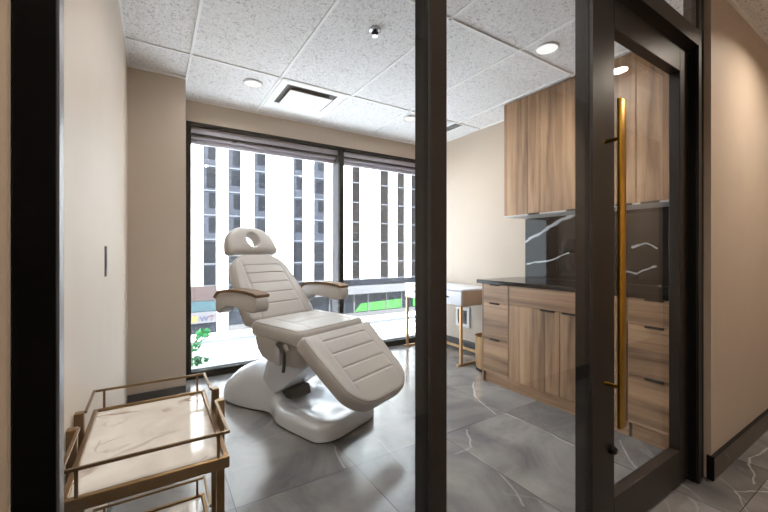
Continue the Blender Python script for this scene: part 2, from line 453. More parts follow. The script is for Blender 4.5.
# door leaf
dY = .69 * s; dYg = .7235 * s
d = sgroup('door_1', 'dark bronze framed glass door with long gold pull bar', 'door', (px(1.33), dY, 0))
sd = .69 / .651
DX0, DX1 = 1.325 * s, 2.17 * s
def DZ(z): return (z - 1.125) * s + 1.125
top, rt, rb, bot = DZ(2.080), DZ(1.966), DZ(.198), .018
obj('stile', box(new(), (DX0, 1.465 * s), (dY, dY + .045), (bot, top), .002, 1), M['bronze'], d)
obj('stile', box(new(), (2.07 * s, DX1), (dY, dY + .045), (bot, top), .002, 1), M['bronze'], d)
obj('top_rail', box(new(), (1.465 * s, 2.07 * s), (dY, dY + .045), (rt, top), .002, 1), M['bronze'], d)
obj('bottom_rail', box(new(), (1.465 * s, 2.07 * s), (dY, dY + .045), (bot, rb), .002, 1), M['bronze'], d)
obj('door_glass', box(new(), (1.462 * s, 2.073 * s), (dYg, dYg + .008), (rb - .004, rt + .004)), M['glass'], d)
hx0, hx1 = 1.376 * s, 1.418 * s
ph = obj('pull_bar', box(new(), (hx0, hx1), (.628 * s, .640 * s), (DZ(.503), DZ(1.665)), .003), M['gold'], d, 30)
for z in (1.527, .644):
    obj('bracket', tube(new(), [((hx0 + hx1) / 2, .638 * s, DZ(z)), ((hx0 + hx1) / 2, dY, DZ(z))], .007, 12), M['gold'], ph, 30)
bm = new(); lathe(bm, [(.001, 0), (.017, 0), (.017, .012), (.012, .02), (.001, .02)], n=20)
bmesh.ops.rotate(bm, verts=bm.verts, cent=(0, 0, 0), matrix=Matrix.Rotation(PI / 2, 3, 'X'))
bmesh.ops.translate(bm, verts=bm.verts, vec=(1.436 * s, dY, DZ(.391)))
lk = obj('lock_cylinder', bm, M['black'], d, 30)
obj('thumb_turn', box(new(), (1.428 * s, 1.444 * s), (dY - .03, dY - .018), (DZ(.391) - .003, DZ(.391) + .003), .002), M['chrome'], lk)

# ------------------------------------------------------------------ treatment chair (local: x toward the foot, y to the right, z up)
th = math.radians(-68)
ch = thing('treatment_chair', 'cream padded reclining treatment chair on white base by the big window', 'treatment chair', (1.05, 2.10, 0), th)
L_, LD, PL = M['leather'], M['leather_dk'], M['plastic']
def frame(org, d, nrm):
    org, d, nrm = Vector(org), Vector(d).normalized(), Vector(nrm).normalized()
    side = Vector((0, 1, 0))
    return lambda u, v, h: org + side * u + d * v + nrm * h
def seg_dist(P, poly):
    A = np.array(poly); B = np.roll(A, -1, 0)
    D = B - A; best = np.full(len(P), 1e9)
    for a, dd in zip(A, D):
        t = np.clip(((P - a) @ dd) / max(1e-12, dd @ dd), 0, 1)
        best = np.minimum(best, np.linalg.norm(P - (a + t[:, None] * dd), axis=1))
    return best
def hw_rounded(W, L, r0, r1):
    def f(v):
        w = W(v / L)
        for dist, r in ((v, r0), (L - v, r1)):
            if r > 0 and dist < r: w -= r * (1 - math.sqrt(max(0, 1 - ((r - dist) / r) ** 2)))
        return w
    return f
def cushion(name, W, L, T, fr, grooves, parent, rf=.035, rb=.02, r0=.03, r1=.08, crown=.012, NU=80, NV=170, mat=None, pipe=True):
    hw = hw_rounded(W, L, r0, r1)
    lu, lv = np.linspace(-1, 1, NU), np.linspace(-1, 1, NV)
    us = .5 * np.sin(lu * PI / 2) + .5 * lu; vs = (.5 * np.sin(lv * PI / 2) + .5 * lv + 1) / 2 * L
    P = np.array([[u * hw(v), v] for v in vs for u in us])
    outl = [(-hw(v), v) for v in vs] + [(hw(v), v) for v in vs[::-1]]
    dist = seg_dist(P, outl)
    bnd = np.array([(i in (0, NV - 1) or j in (0, NU - 1)) for i in range(NV) for j in range(NU)])
    dist[bnd] = 0
    def rnd(r): 
        q = np.clip(dist / r, 0, 1); return r * (1 - np.sqrt(np.clip(1 - (1 - q) ** 2, 0, 1)))
    front = T - rnd(rf) + crown * (1 - np.exp(-(dist / .09) ** 2))
    for a, b, g, wd in grooves:
        a = np.array(a, float); b = np.array(b, float); dd = b - a
        t = np.clip(((P - a) @ dd) / (dd @ dd), 0, 1)
        q = np.linalg.norm(P - (a + t[:, None] * dd), axis=1)
        front = front - g * np.exp(-(q / wd) ** 2)
    back = rnd(rb)
    bm = new()
    vf = [bm.verts.new(fr(p[0], p[1], h)) for p, h in zip(P, front)]
    vb = [bm.verts.new(fr(p[0], p[1], h)) for p, h in zip(P, back)]
    I = lambda i, j: i * NU + j
    for i in range(NV - 1):
        for j in range(NU - 1):
            q = (I(i, j), I(i, j + 1), I(i + 1, j + 1), I(i + 1, j))
            bm.faces.new([vf[x] for x in q]); bm.faces.new([vb[x] for x in q[::-1]])
    loop = [I(0, j) for j in range(NU)] + [I(i, NU - 1) for i in range(1, NV)] + [I(NV - 1, j) for j in range(NU - 2, -1, -1)] + [I(i, 0) for i in range(NV - 2, 0, -1)]
    for a, b in zip(loop, loop[1:] + loop[:1]):
        bm.faces.new((vf[a], vb[a], vb[b], vf[b]))
    o = obj(name, bm, mat or L_, parent, 60, world=False)
    if pipe:
        pts = []
        ins = rf * .45
        hh = T - rf * (1 - math.sqrt(1 - .55 ** 2)) + .001
        vv = np.linspace(0, L, 60)
        c = np.array([0, L / 2])
        ring = []
        for v in vv: ring.append((-hw(v), v))
        for v in vv[::-1]: ring.append((hw(v), v))
        # inset along normals, resample evenly
        ring = np.array(ring); seg = np.r_[0, np.cumsum(np.linalg.norm(np.diff(np.vstack([ring, ring[:1]]), axis=0), axis=1))]
        ss = np.linspace(0, seg[-1], 121)[:-1]
        rr = np.vstack([ring, ring[:1]])
        res = np.c_[np.interp(ss, seg, rr[:, 0]), np.interp(ss, seg, rr[:, 1])]
        tan = np.roll(res, -1, 0) - np.roll(res, 1, 0); tan /= np.linalg.norm(tan, axis=1)[:, None]
        nin = np.c_[tan[:, 1], -tan[:, 0]]
        if (nin[10] @ (c - res[10])) < 0: nin = -nin
        res = res + nin * ins
        obj('piping', tube(new(), [fr(p[0], p[1], hh) for p in res], .0026, 6, True), LD, o, 60, world=False)
    return o

# leg rest
lo = Vector((-.078, 0, .632)); ld = Vector((.771, 0, -.636)); ln = Vector((.636, 0, .771))
T = .10
gl = [((-.19, y), (.19, y), .006, .0055) for y in (.08, .18, .285, .385)] + [((sx * .20, .0), (sx * .20, .43), .0025, .006) for sx in (-1, 1)]
lr = cushion('leg_rest', lambda t: .322 - .055 * t ** 1.5, .545, T, frame(lo - ln * T, ld, ln), gl, ch, r0=.035, r1=.15, rf=.03, rb=.03, crown=.008)
# backrest
bd = Vector((-.618, 0, .786)); bn = Vector((.786, 0, .618))
T = .095
gl = [((-.17, y), (.17, y), .006, .0055) for y in (.13, .22, .31, .40, .475)] + [((sx * .20, .02), (sx * .165, .52), .006, .008) for sx in (-1, 1)]
br = cushion('backrest', lambda t: .305 - .02 * t - .07 * t ** 2.2, .60, T, frame(Vector((-.585, 0, .645)) - bn * T, bd, bn), gl, ch, r0=.06, r1=.13, rf=.04, rb=.035, crown=.012)
# seat
gl = [((-.19, y), (.19, y), .005, .0055) for y in (.17, .30)] + [((sx * .19, .02), (sx * .19, .46), .005, .008) for sx in (-1, 1)]
cushion('seat', lambda t: .312, .50, .088, frame((-.60, 0, .576), (1, 0, -.03), (.03, 0, 1)), gl, ch, r0=.06, r1=.05, rf=.035, rb=.012, crown=.012)
# upholstered shell under the seat
def rrect(cx, hx, hy, z, r, n=8):
    pts = []
    for k_, (sx, sy) in enumerate(((1, 1), (-1, 1), (-1, -1), (1, -1))):
        for i in range(n):
            a = PI / 2 * (k_ + i / (n - 1))
            pts.append((cx + sx * (hx - r) + r * math.cos(a), sy * (hy - r) + r * math.sin(a), z))
    return pts
bm = loft(new(), [rrect(-.35, .24, .285, .575, .05), rrect(-.35, .24, .285, .54, .05), rrect(-.35, .232, .28, .48, .06), rrect(-.355, .215, .265, .43, .07), rrect(-.36, .18, .235, .395, .07), rrect(-.365, .12, .17, .382, .06)])
sh = obj('seat_shell', bm, L_, ch, 50, world=False)
# headrest with a breathing hole
bm = new()
hb_, hd = Vector((-.955, 0, 1.118)), Vector((-.42, 0, .907)).normalized()
hn = Vector((.907, 0, .42)).normalized(); T = .085
Fh = frame(hb_ - hn * T, hd, hn)
Lh = .235
hwf = hw_rounded(lambda t: .235 - .035 * t - .055 * t ** 3, Lh, .035, .09)
cy = .115; NA, NK = 72, 18
def edge_r(phi):
    lo_, hi_ = 0., .5
    for _ in range(40):
        m = (lo_ + hi_) / 2; x, y = m * math.cos(phi), cy + m * math.sin(phi)
        ok = 0 <= y <= Lh and abs(x) <= hwf(y)
        lo_, hi_ = (m, hi_) if ok else (lo_, m)
    return lo_
phis = [2 * PI * i / NA for i in range(NA)]
er = [edge_r(p) for p in phis]
outl = [(r * math.cos(p), cy + r * math.sin(p)) for r, p in zip(er, phis)]
hole = [(.056 * math.cos(p), cy + .064 * math.sin(p)) for p in phis]
Pts = []
for i in range(NA):
    for k_ in range(NK):
        t = (1 - math.cos(PI * k_ / (NK - 1))) / 2
        Pts.append((hole[i][0] * (1 - t) + outl[i][0] * t, hole[i][1] * (1 - t) + outl[i][1] * t))
Pn = np.array(Pts)
do, dh = seg_dist(Pn, outl), seg_dist(Pn, hole)
for i in range(NA): do[i * NK + NK - 1] = 0; dh[i * NK] = 0
def rq(dv, r): q = np.clip(dv / r, 0, 1); return r * (1 - np.sqrt(np.clip(1 - (1 - q) ** 2, 0, 1)))
fz = T - rq(do, .035) - rq(dh, .01) + .01 * (1 - np.exp(-(do / .05) ** 2)); bz = rq(do, .025)
vf = [bm.verts.new(Fh(p[0], p[1], h)) for p, h in zip(Pn, fz)]; vb = [bm.verts.new(Fh(p[0], p[1], h)) for p, h in zip(Pn, bz)]
for i in range(NA):
    j = (i + 1) % NA
    for k_ in range(NK - 1):
        bm.faces.new((vf[i * NK + k_], vf[i * NK + k_ + 1], vf[j * NK + k_ + 1], vf[j * NK + k_]))
        bm.faces.new((vb[i * NK + k_], vb[j * NK + k_], vb[j * NK + k_ + 1], vb[i * NK + k_ + 1]))
    for k_ in (0, NK - 1): bm.faces.new((vf[i * NK + k_], vb[i * NK + k_], vb[j * NK + k_], vf[j * NK + k_]))
hr = obj('headrest', bm, L_, ch, 60, world=False)
# headrest bars
for sy in (-.07, .07):
    obj('headrest_rod', tube(new(), [Fh(sy, -.06, .03), Fh(sy, .03, .03)], .008, 10), M['chrome'], hr, 40, world=False)
# armrests
def armrest(y):
    prof_t = [(-.83, .815), (-.80, .838), (-.70, .852), (-.58, .857), (-.45, .854), (-.36, .846), (-.325, .836), (-.312, .815)]
    prof_b = [(-.312, .775), (-.33, .748), (-.39, .738), (-.50, .758), (-.60, .779), (-.68, .780), (-.74, .758), (-.765, .715), (-.80, .702), (-.835, .715), (-.845, .76)]
    prof_t = [(a * .88 - .0741, z + .006) for a, z in prof_t]; prof_b = [(a * .88 - .0741, z + .006) for a, z in prof_b]
    prof = prof_t + prof_b
    bm = new(); h = .047
    A_ = [bm.verts.new((a, y - h, z)) for a, z in prof]; B_ = [bm.verts.new((a, y + h, z)) for a, z in prof]
    n = len(prof)
    fa, fb = bm.faces.new(A_), bm.faces.new(B_[::-1])
    for i in range(n): bm.faces.new((A_[i], B_[i], B_[(i + 1) % n], A_[(i + 1) % n]))
    es = list(fa.edges) + list(fb.edges)
    bmesh.ops.bevel(bm, geom=es, offset=.014, segments=3, profile=.5, affect='EDGES')
    ar = obj('armrest', bm, L_, ch, 50, world=False)
    tp = [(-.815, .806)] + prof_t[:-1]
    bm = new(); h = .05
    up = []
    for i, (a, z) in enumerate(tp):
        p, q = tp[max(0, i - 1)], tp[min(len(tp) - 1, i + 1)]
        dx, dz = q[0] - p[0], q[1] - p[1]; l = math.hypot(dx, dz); up.append((a - dz / l * .019, z + dx / l * .019))
    prof = tp + up[::-1]
    A_ = [bm.verts.new((a, y - h, z)) for a, z in prof]; B_ = [bm.verts.new((a, y + h, z)) for a, z in prof]
    n = len(prof); bm.faces.new(A_); bm.faces.new(B_[::-1])
    for i in range(n): bm.faces.new((A_[i], B_[i], B_[(i + 1) % n], A_[(i + 1) % n]))
    obj('wood_trim', bm, M['woodtrim'], ar, 30, world=False)['label'] = 'honey coloured wooden strip'
    sy = 1 if y > 0 else -1
    obj('armrest_bracket', tube(new(), [(-.79, y - sy * .01, .76), (-.76, y - sy * .09, .76)], .018, 12), PL, ar, 40, world=False)
armrest(-.375); armrest(.375)
# base: moulded plastic heightfield
def interp(t, xs, ys): return float(np.interp(t, xs, ys))
from_a, to_a = -1.15, .075
def sm(xs, ys):
    X = np.linspace(xs[0], xs[-1], 200); Y = np.interp(X, xs, ys)
    k_ = np.ones(17) / 17; Yp = np.pad(Y, 8, mode='edge'); Y = np.convolve(Yp, k_, 'valid'); return lambda t: float(np.interp(t, X, Y))
Wb = sm([-1.15, -1.10, -1.0, -.87, -.70, -.58, -.50, -.42, -.30, -.10, .0, .075], [.15, .20, .235, .24, .21, .168, .19, .24, .262, .272, .275, .25])
Hb = sm([-1.15, -1.08, -.97, -.85, -.76, -.68, -.58, -.48, -.38, -.25, -.10, .075], [.10, .17, .25, .30, .32, .30, .22, .135, .105, .115, .125, .115])
scoop = sm([-1.15, -.80, -.70, -.55, -.40, -.2, -.05, .01, .075], [.0, .0, .02, .06, .05, .05, .045, .02, .0])
NAx, NB = 90, 56
aa = np.linspace(from_a, to_a, NAx); bb = np.sin(np.linspace(-PI / 2, PI / 2, NB))
bm = new(); G = []
lipz = .055
for a in aa:
    row = []
    endf = 1.
    for dist, r in ((a - from_a, .10), (to_a - a, .10)):
        if dist < r: endf *= math.sqrt(max(0, 1 - ((r - dist) / r) ** 2)) * .35 + .65
    W = Wb(a)
    dd = min(a - from_a, to_a - a)
    for b in bb:
        W2 = W * (1 if dd > .1 else (.55 + .45 * math.sqrt(max(0, 1 - ((.1 - dd) / .1) ** 2))))
        side = max(0, 1 - abs(b) ** (10 if a > -.45 else 3.2))
        rise = side ** (.36 if a > -.45 else .6)
        de = min(1, dd / .05); rise *= (math.sqrt(max(0, 1 - (1 - de) ** 2)))
        z = lipz + (Hb(a) - lipz) * rise - scoop(a) * math.exp(-(b / .6) ** 4)
        row.append(bm.verts.new((a, b * W2, max(.03, z))))
    G.append(row)
for i in range(NAx - 1):
    for j in range(NB - 1): bm.faces.new((G[i][j], G[i][j + 1], G[i + 1][j + 1], G[i + 1][j]))
loop = [G[i][0] for i in range(NAx)] + [G[-1][j] for j in range(1, NB)] + [G[i][-1] for i in range(NAx - 2, -1, -1)] + [G[0][j] for j in range(NB - 2, 0, -1)]
low = [bm.verts.new((v.co.x, v.co.y, .012)) for v in loop]
n = len(loop)
for i in range(n): bm.faces.new((loop[i], loop[(i + 1) % n], low[(i + 1) % n], low[i]))
bm.faces.new(low[::-1])
foot_pts = [(v.co.x * .985 - .007, v.co.y * .97) for v in low]
bs = obj('base', bm, PL, ch, 60, world=False)
obj('rubber_foot', loft(new(), [[(x, y, 0.) for x, y in foot_pts], [(x, y, .013) for x, y in foot_pts]]), M['black_gloss'], bs, world=False)
# lift column
bm = new()
def slab(bm, yc, hy, prof):
    A_ = [bm.verts.new((a, yc - hy, z)) for a, z in prof]; B_ = [bm.verts.new((a, yc + hy, z)) for a, z in prof]
    n = len(prof); bm.faces.new(A_); bm.faces.new(B_[::-1])
    for i in range(n): bm.faces.new((A_[i], B_[i], B_[(i + 1) % n], A_[(i + 1) % n]))
slab(bm, 0, .15, [(-.68, .20), (-.60, .42), (-.26, .42), (-.20, .385), (-.42, .215), (-.54, .13)])
bmesh.ops.bevel(bm, geom=list(bm.edges), offset=.012, segments=2, profile=.5, affect='EDGES')
col = obj('lift_column', bm, PL, ch, 40, world=False)
bm = new(); slab(bm, 0, .085, [(-.54, .10), (-.54, .165), (-.44, .165), (-.42, .10)])
obj('motor_cover', bm, M['black_gloss'], ch, world=False)
# hand control hanging from the left side of the seat
hc = obj('hand_control', box(new(), (-.315, -.265), (-.322, -.298), (.42, .535), .008), M['alu'], ch, 40, world=False)
hc['label'] = 'slim grey hand control'
obj('control_hook', tube(new(), [(-.31, -.292, .55), (-.29, -.316, .553), (-.25, -.320, .535), (-.24, -.305, .50), (-.25, -.298, .43), (-.26, -.295, .38)], .011, 10), M['black_gloss'], hc, 50, world=False)
obj('control_clip', tube(new(), [(-.24, -.285, .56), (-.22, -.31, .555), (-.205, -.305, .525)], .014, 10), M['chrome'], hc, 50, world=False)

# ------------------------------------------------------------------ bar cart
f = .875
def cz(k_): return 1.125 - k_ * f
cart = thing('bar_cart', 'gold framed two tier trolley with white marble shelves by the left wall', 'trolley', (0, 1.0, 0))
tx0, tx1, ty0, ty1 = -.134, .152 * f, .917 * f, 1.408 * f
zT, zR, zL, zLR = cz(.48), cz(.4245), cz(.838), cz(.7855)
BR = M['brass']
def tray(z, zr, nm):
    fw = .011
    t = obj('shelf_rim', box(new(), (tx0, tx1), (ty0, ty0 + fw), (z - .024, z), .0015, 1), BR, cart)
    obj('shelf_rim', box(new(), (tx0, tx1), (ty1 - fw, ty1), (z - .024, z), .0015, 1), BR, cart)
    obj('shelf_rim', box(new(), (tx0, tx0 + fw), (ty0 + fw, ty1 - fw), (z - .024, z), .0015, 1), BR, cart)
    obj('shelf_rim', box(new(), (tx1 - fw, tx1), (ty0 + fw, ty1 - fw), (z - .024, z), .0015, 1), BR, cart)
    obj('marble_shelf', box(new(), (tx0 + fw, tx1 - fw), (ty0 + fw, ty1 - fw), (z - .016, z - .006)), M['wmarble'], cart)
    r = .0027
    ya, yb = 1.13 * f, 1.234 * f
    e = .002
    # far guard rail: from the rear posts round the far side; near rail: from the front posts round the near side
    for yy, ye in ((ty1 - .004, yb), (ty0 + .004, ya)):
        g = obj('guard_rail', tube(new(), [(tx0 + e, ye, zr), (tx0 + e, yy, zr), (tx1 - e, yy, zr), (tx1 - e, ye, zr)], r, square=True), BR, cart)
        for xx in (tx0 + .023, tx1 - .021):
            obj('rail_post', tube(new(), [(xx, yy, z - .002), (xx, yy, zr)], r, square=True), BR, g)
tray(zT, zR, 'upper'); tray(zL, zLR, 'lower')
for xx in (tx0 - .009, tx1 + .009):
    for yy in (1.13 * f, 1.234 * f):
        obj('upright', box(new(), (xx - .009, xx + .009), (yy - .009, yy + .009), (.03, zR + .002), .0015, 1), BR, cart)
    obj('foot_bar', box(new(), (xx - .009, xx + .009), (ty0, ty1), (.012, .03), .0015, 1), BR, cart)
    for yy in (ty0 + .02, ty1 - .02):
        obj('rubber_foot', lathe(new(), [(.008, 0), (.01, .004), (.01, .012)], (xx, yy, 0), 16), M['black'], cart)

# ------------------------------------------------------------------ desk
dk = thing('console_desk', 'pale two drawer desk on gold frame legs under the right wall', 'desk', (2.54, 3.06, 0))
dx0, dx1, dy0, dy1 = 2.54, 2.99, 2.585, 3.54
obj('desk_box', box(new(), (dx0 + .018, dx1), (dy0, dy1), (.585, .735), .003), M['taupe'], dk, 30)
obj('desk_top', box(new(), (dx0, dx1), (dy0 - .002, dy1 + .002), (.735, .752), .003), M['desk'], dk, 30)
for a, b, yk in ((dy0 + .012, 3.055, 2.79), (3.065, dy1 - .012, 3.32)):
    dr = obj('drawer', box(new(), (dx0, dx0 + .018), (a, b), (.592, .73), .002), M['desk'], dk, 30)
    obj('drawer_knob', box(new(), (dx0 - .016, dx0), (yk - .022, yk + .022), (.66, .674), .003), M['black'], dr, 30)
for yy in (dy0 + .03, dy1 - .03):
    lg = obj('leg', box(new(), (dx0 + .004, dx0 + .030), (yy - .013, yy + .013), (.012, .585), .002), M['copper'], dk)
    lg2 = obj('leg', box(new(), (dx1 - .05, dx1 - .024), (yy - .013, yy + .013), (.012, .585), .002), M['copper'], dk)
    obj('foot_rail', box(new(), (dx0 - .03, dx1 - .01), (yy - .014, yy + .014), (0, .022), .002), M['copper'], dk)
obj('stretcher', box(new(), (dx1 - .05, dx1 - .024), (dy0 + .044, dy1 - .044), (.03, .056), .002), M['copper'], dk)

# waste bin
bn_ = thing('waste_bin', 'small round gold waste bin between desk and cabinets', 'waste bin', (2.70, 2.40, 0))
obj('bin_body', lathe(new(), [(.108, .02), (.115, .05), (.12, .30), (.122, .325), (.112, .325), (.108, .30), (.1, .03)], (2.70, 2.40, 0), 40, True), M['copper'], bn_, 30)
obj('bin_base', lathe(new(), [(.1, 0), (.112, .003), (.112, .022), (.1, .024)], (2.70, 2.40, 0), 40), M['black'], bn_, 30)

# wall box / outlet
ob = thing('wall_recess_box', 'white framed square service box low on the wall under the desk', 'wall box', (RW, 3.04, .38))
bm = new()
for y, z in (((2.935, 3.15), (.265, .30)), ((2.935, 3.15), (.455, .49)), ((2.935, 2.97), (.30, .455)), ((3.115, 3.15), (.30, .455))): box(bm, (RW - .014, RW), y, z)
obj('box_frame', bm, M['white'], ob)
obj('box_plate', box(new(), (RW - .006, RW), (2.97, 3.115), (.30, .455)), M['base_dark'], ob)
obj('socket', box(new(), (RW - .012, RW - .006), (3.0, 3.06), (.33, .42), .002), M['bronze'], ob)

# switch on left wall
sw = thing('light_switch', 'slim black light switch plate on the left wall', 'light switch', (LW, 1.755, 1.09))
obj('switch_plate', box(new(), (LW, LW + .003), (1.725, 1.785), (1.03, 1.146), .001, 1), M['black'], sw)
obj('rocker', box(new(), (LW + .003, LW + .005), (1.742, 1.77), (1.06, 1.116)), M['black_gloss'], sw)

# ------------------------------------------------------------------ cabinets
FX = 2.43
def edge_pull(par, y, z, w=.09):
    return obj('edge_pull', box(new(), (FX - .016, FX + .004), (y - w / 2, y + w / 2), (z - .009, z + .002), .001, 1), M['black'], par)
def drawer_unit(ya, yb, label):
    t = thing('drawer_cabinet', label, 'cabinet', (FX, (ya + yb) / 2, 0), 0, 'base cabinets')
    obj('carcass', box(new(), (FX + .022, RW - .002), (ya + .016, yb - .016), (.0945, .85)), M['oak_edge'], t)
    for yy in (ya, yb - .016): obj('side_panel', box(new(), (FX + .002, RW - .002), (yy, yy + .016), (0 if yy > 2.1 else .0945, .851)), M['wood_v'], t)
    g = .002
    for z0, z1 in ((.694, .848), (.39, .69), (.094, .386)):
        dr = obj('drawer', box(new(), (FX, FX + .019), (ya + .004 + g, yb - .016 - g if ya > 1.5 else yb - .004), (z0, z1), .001, 1), M['wood_h'], t)
        edge_pull(dr, ya + .5 * (yb - ya), z1)
    obj('plinth', box(new(), (FX + .022, FX + .036), (ya, yb - .016), (0, .094)), M['wood_h'], t)
    return t
drawer_unit(1.946, 2.226, 'oak three drawer cabinet nearest the gold bin and desk')
drawer_unit(.79, 1.070, 'oak three drawer cabinet seen through the glass door')
t = thing('sink_cabinet', 'oak two door base cabinet with a long blank front above its doors', 'cabinet', (FX, 1.508, 0), 0, 'base cabinets')
ya, yb = 1.072, 1.944
obj('carcass', box(new(), (FX + .022, RW - .002), (ya, yb), (.0945, .85)), M['oak_edge'], t)
obj('false_front', box(new(), (FX, FX + .019), (ya + .002, yb - .002), (.70, .848), .001, 1), M['wood_h'], t)
for a, b, yk in ((1.509, yb - .002, 1.60), (ya + .002, 1.505, 1.43)):
    dr = obj('door', box(new(), (FX, FX + .019), (a, b), (.094, .696), .001, 1), M['wood_v'], t)
    edge_pull(dr, yk, .696, .11)
obj('plinth', box(new(), (FX + .022, FX + .036), (ya, yb), (0, .094)), M['wood_h'], t)
ct = obj('countertop', box(new(), (FX - .02, RW - .001), (.775, 2.272), (.852, .882), .002), M['counter'])
tag(ct, 'polished black stone worktop along the oak base cabinets', 'worktop')
bsp = obj('backsplash', box(new(), (RW - .013, RW - .001), (.78, 2.206), (.883, 1.436)), M['bmarble'])
tag(bsp, 'glossy black marble backsplash with white veins above the worktop', 'backsplash')
UX = 2.69
def upper(ya, yb, ym, label, pulls):
    t = thing('wall_cabinet', label, 'cabinet', (UX, (ya + yb) / 2, 1.44), 0, 'upper cabinets')
    obj('carcass', box(new(), (UX + .020, RW - .002), (ya, yb), (1.448, CEIL - .006)), M['wood_v'], t)
    obj('under_panel', box(new(), (UX + .004, RW - .002), (ya, yb), (1.437, 1.448)), M['white'], t)
    for a, b, yk in ((ym + .0022, yb - .0015, pulls[0]), (ya + .0015, ym - .0022, pulls[1])):
        dr = obj('door', box(new(), (UX, UX + .019), (a, b), (1.446, CEIL - .004), .001, 1), M['wood_v'], t)
        obj('edge_pull', box(new(), (UX - .012, UX + .006), (yk - .05, yk + .05), (1.438, 1.449), .001, 1), M['black'], dr)
    return t
upper(1.478, 2.204, 1.84, 'tall oak wall cabinet over the drawers, left of the door post', (1.90, 1.56))
upper(.78, 1.476, 1.134, 'tall oak wall cabinet seen through the glass door', (1.21, 1.055))

# ------------------------------------------------------------------ ceiling fittings
def disc(bm, x, y, z, r0, r1, h): return lathe(bm, [(r0, 0), (r1, -h * .3), (r1 * .98, -h), (r0, -h)], (x, y, z), 40)
def ceiling_light(x, y, label, r=.075, led='led', lamp=None, grp='recessed ceiling lights', spread=160):
    t = thing('ceiling_light', label, 'ceiling light', (x, y, CEIL), 0, grp)
    bm = new(); lathe(bm, [(r * .86, .004), (r * 1.0, .004), (r * 1.0, -.004), (r * .9, -.008), (r * .86, -.004)], (x, y, CEIL), 40, False)
    R = list(bm.verts)
    obj('trim_ring', bm, M['white'], t, 30)
    obj('diffuser', lathe(new(), [(.002, .004), (r * .87, .004), (r * .87, -.004), (.002, -.004)], (x, y, CEIL), 40), M[led], t)
    if lamp:
        L = bpy.data.lights.new('ceiling_lamp', 'AREA'); L.shape = 'DISK'; L.size = r * 1.6; L.energy, L.color = lamp
        L.spread = math.radians(spread)
        lo_ = bpy.data.objects.new('ceiling_lamp', L); C.objects.link(lo_); lo_.location = (x, y, CEIL - .012)
    return t
LW_ = (5.8, (1, .97, .94))
ceiling_light(.667, 2.987, 'round ceiling light near the air vent by the window', lamp=LW_)
ceiling_light(2.179, 1.439, 'round ceiling light near top of the wood wall cabinet', lamp=LW_)
ceiling_light(2.168, 2.93, 'round ceiling light half hidden by the middle dark upright', lamp=LW_)
ceiling_light(.667, 1.35, 'added unseen round fill light over the trolley', lamp=LW_)  # extra downlight added out of view to light the room evenly
WARM = (8.5, (1, .86, .72))
for x, y in ((2.87, .17), (.4, .12), (4.6, .12)):
    ceiling_light(x, y, 'round warm corridor ceiling light ' + {2.87: 'just outside the glass door', .4: 'outside the left glass pane', 4.6: 'farther along the corridor'}[x], .06, 'led_warm', WARM, 'corridor ceiling lights', 145)
# air diffuser
av = thing('air_vent', 'square white air vent with dark slots in the ceiling by the window', 'air vent', (1.12, 3.08, CEIL))
bm = new()
X0, X1, Y0, Y1 = .842, 1.400, 2.790, 3.392
xi0, xi1, yi0, yi1 = .90, 1.34, 2.842, 3.25
for x, y in (((X0, X1), (Y0, yi0)), ((X0, X1), (yi1, Y1)), ((X0, xi0), (yi0, yi1)), ((xi1, X1), (yi0, yi1))): box(bm, x, y, (CEIL - .004, CEIL + .004))
obj('vent_frame', bm, M['grid'], av)
obj('vent_throat', box(new(), (xi0, xi1), (yi0, yi1), (CEIL + .001, CEIL + .004)), M['base_dark'], av)
obj('vent_plate', box(new(), (xi0 + .035, xi1 - .035), (yi0 + .04, yi1 - .035), (CEIL - .03, CEIL - .022), .002), M['grid'], av)
# small slot vent
sv = thing('slot_vent', 'small dark slotted vent in the ceiling near the right wall', 'air vent', (2.69, 2.90, CEIL))
obj('vent_frame', box(new(), (2.625, 2.755), (2.76, 3.04), (CEIL - .005, CEIL + .004)), M['grid'], sv)
for i in range(4):
    x = 2.642 + .026 * i
    obj('vent_slot', box(new(), (x, x + .017), (2.78, 3.02), (CEIL - .007, CEIL - .004)), M['black'], sv)
# sprinkler
sp = thing('ceiling_sprinkler', 'small chrome fire sprinkler head in the ceiling', 'sprinkler', (1.125, 1.873, CEIL))
c_ = (1.125, 1.873, CEIL)
obj('escutcheon', lathe(new(), [(.01, .004), (.036, .004), (.034, -.006), (.02, -.012), (.01, -.012)], c_, 32), M['chrome'], sp, 40)
obj('sprinkler_body', lathe(new(), [(.02, -.012), (.02, -.02), (.012, -.026), (.010, -.036)], c_, 20), M['black'], sp, 40)
obj('deflector', lathe(new(), [(.004, -.034), (.016, -.036), (.016, -.038), (.004, -.039)], c_, 24), M['chrome'], sp, 40)

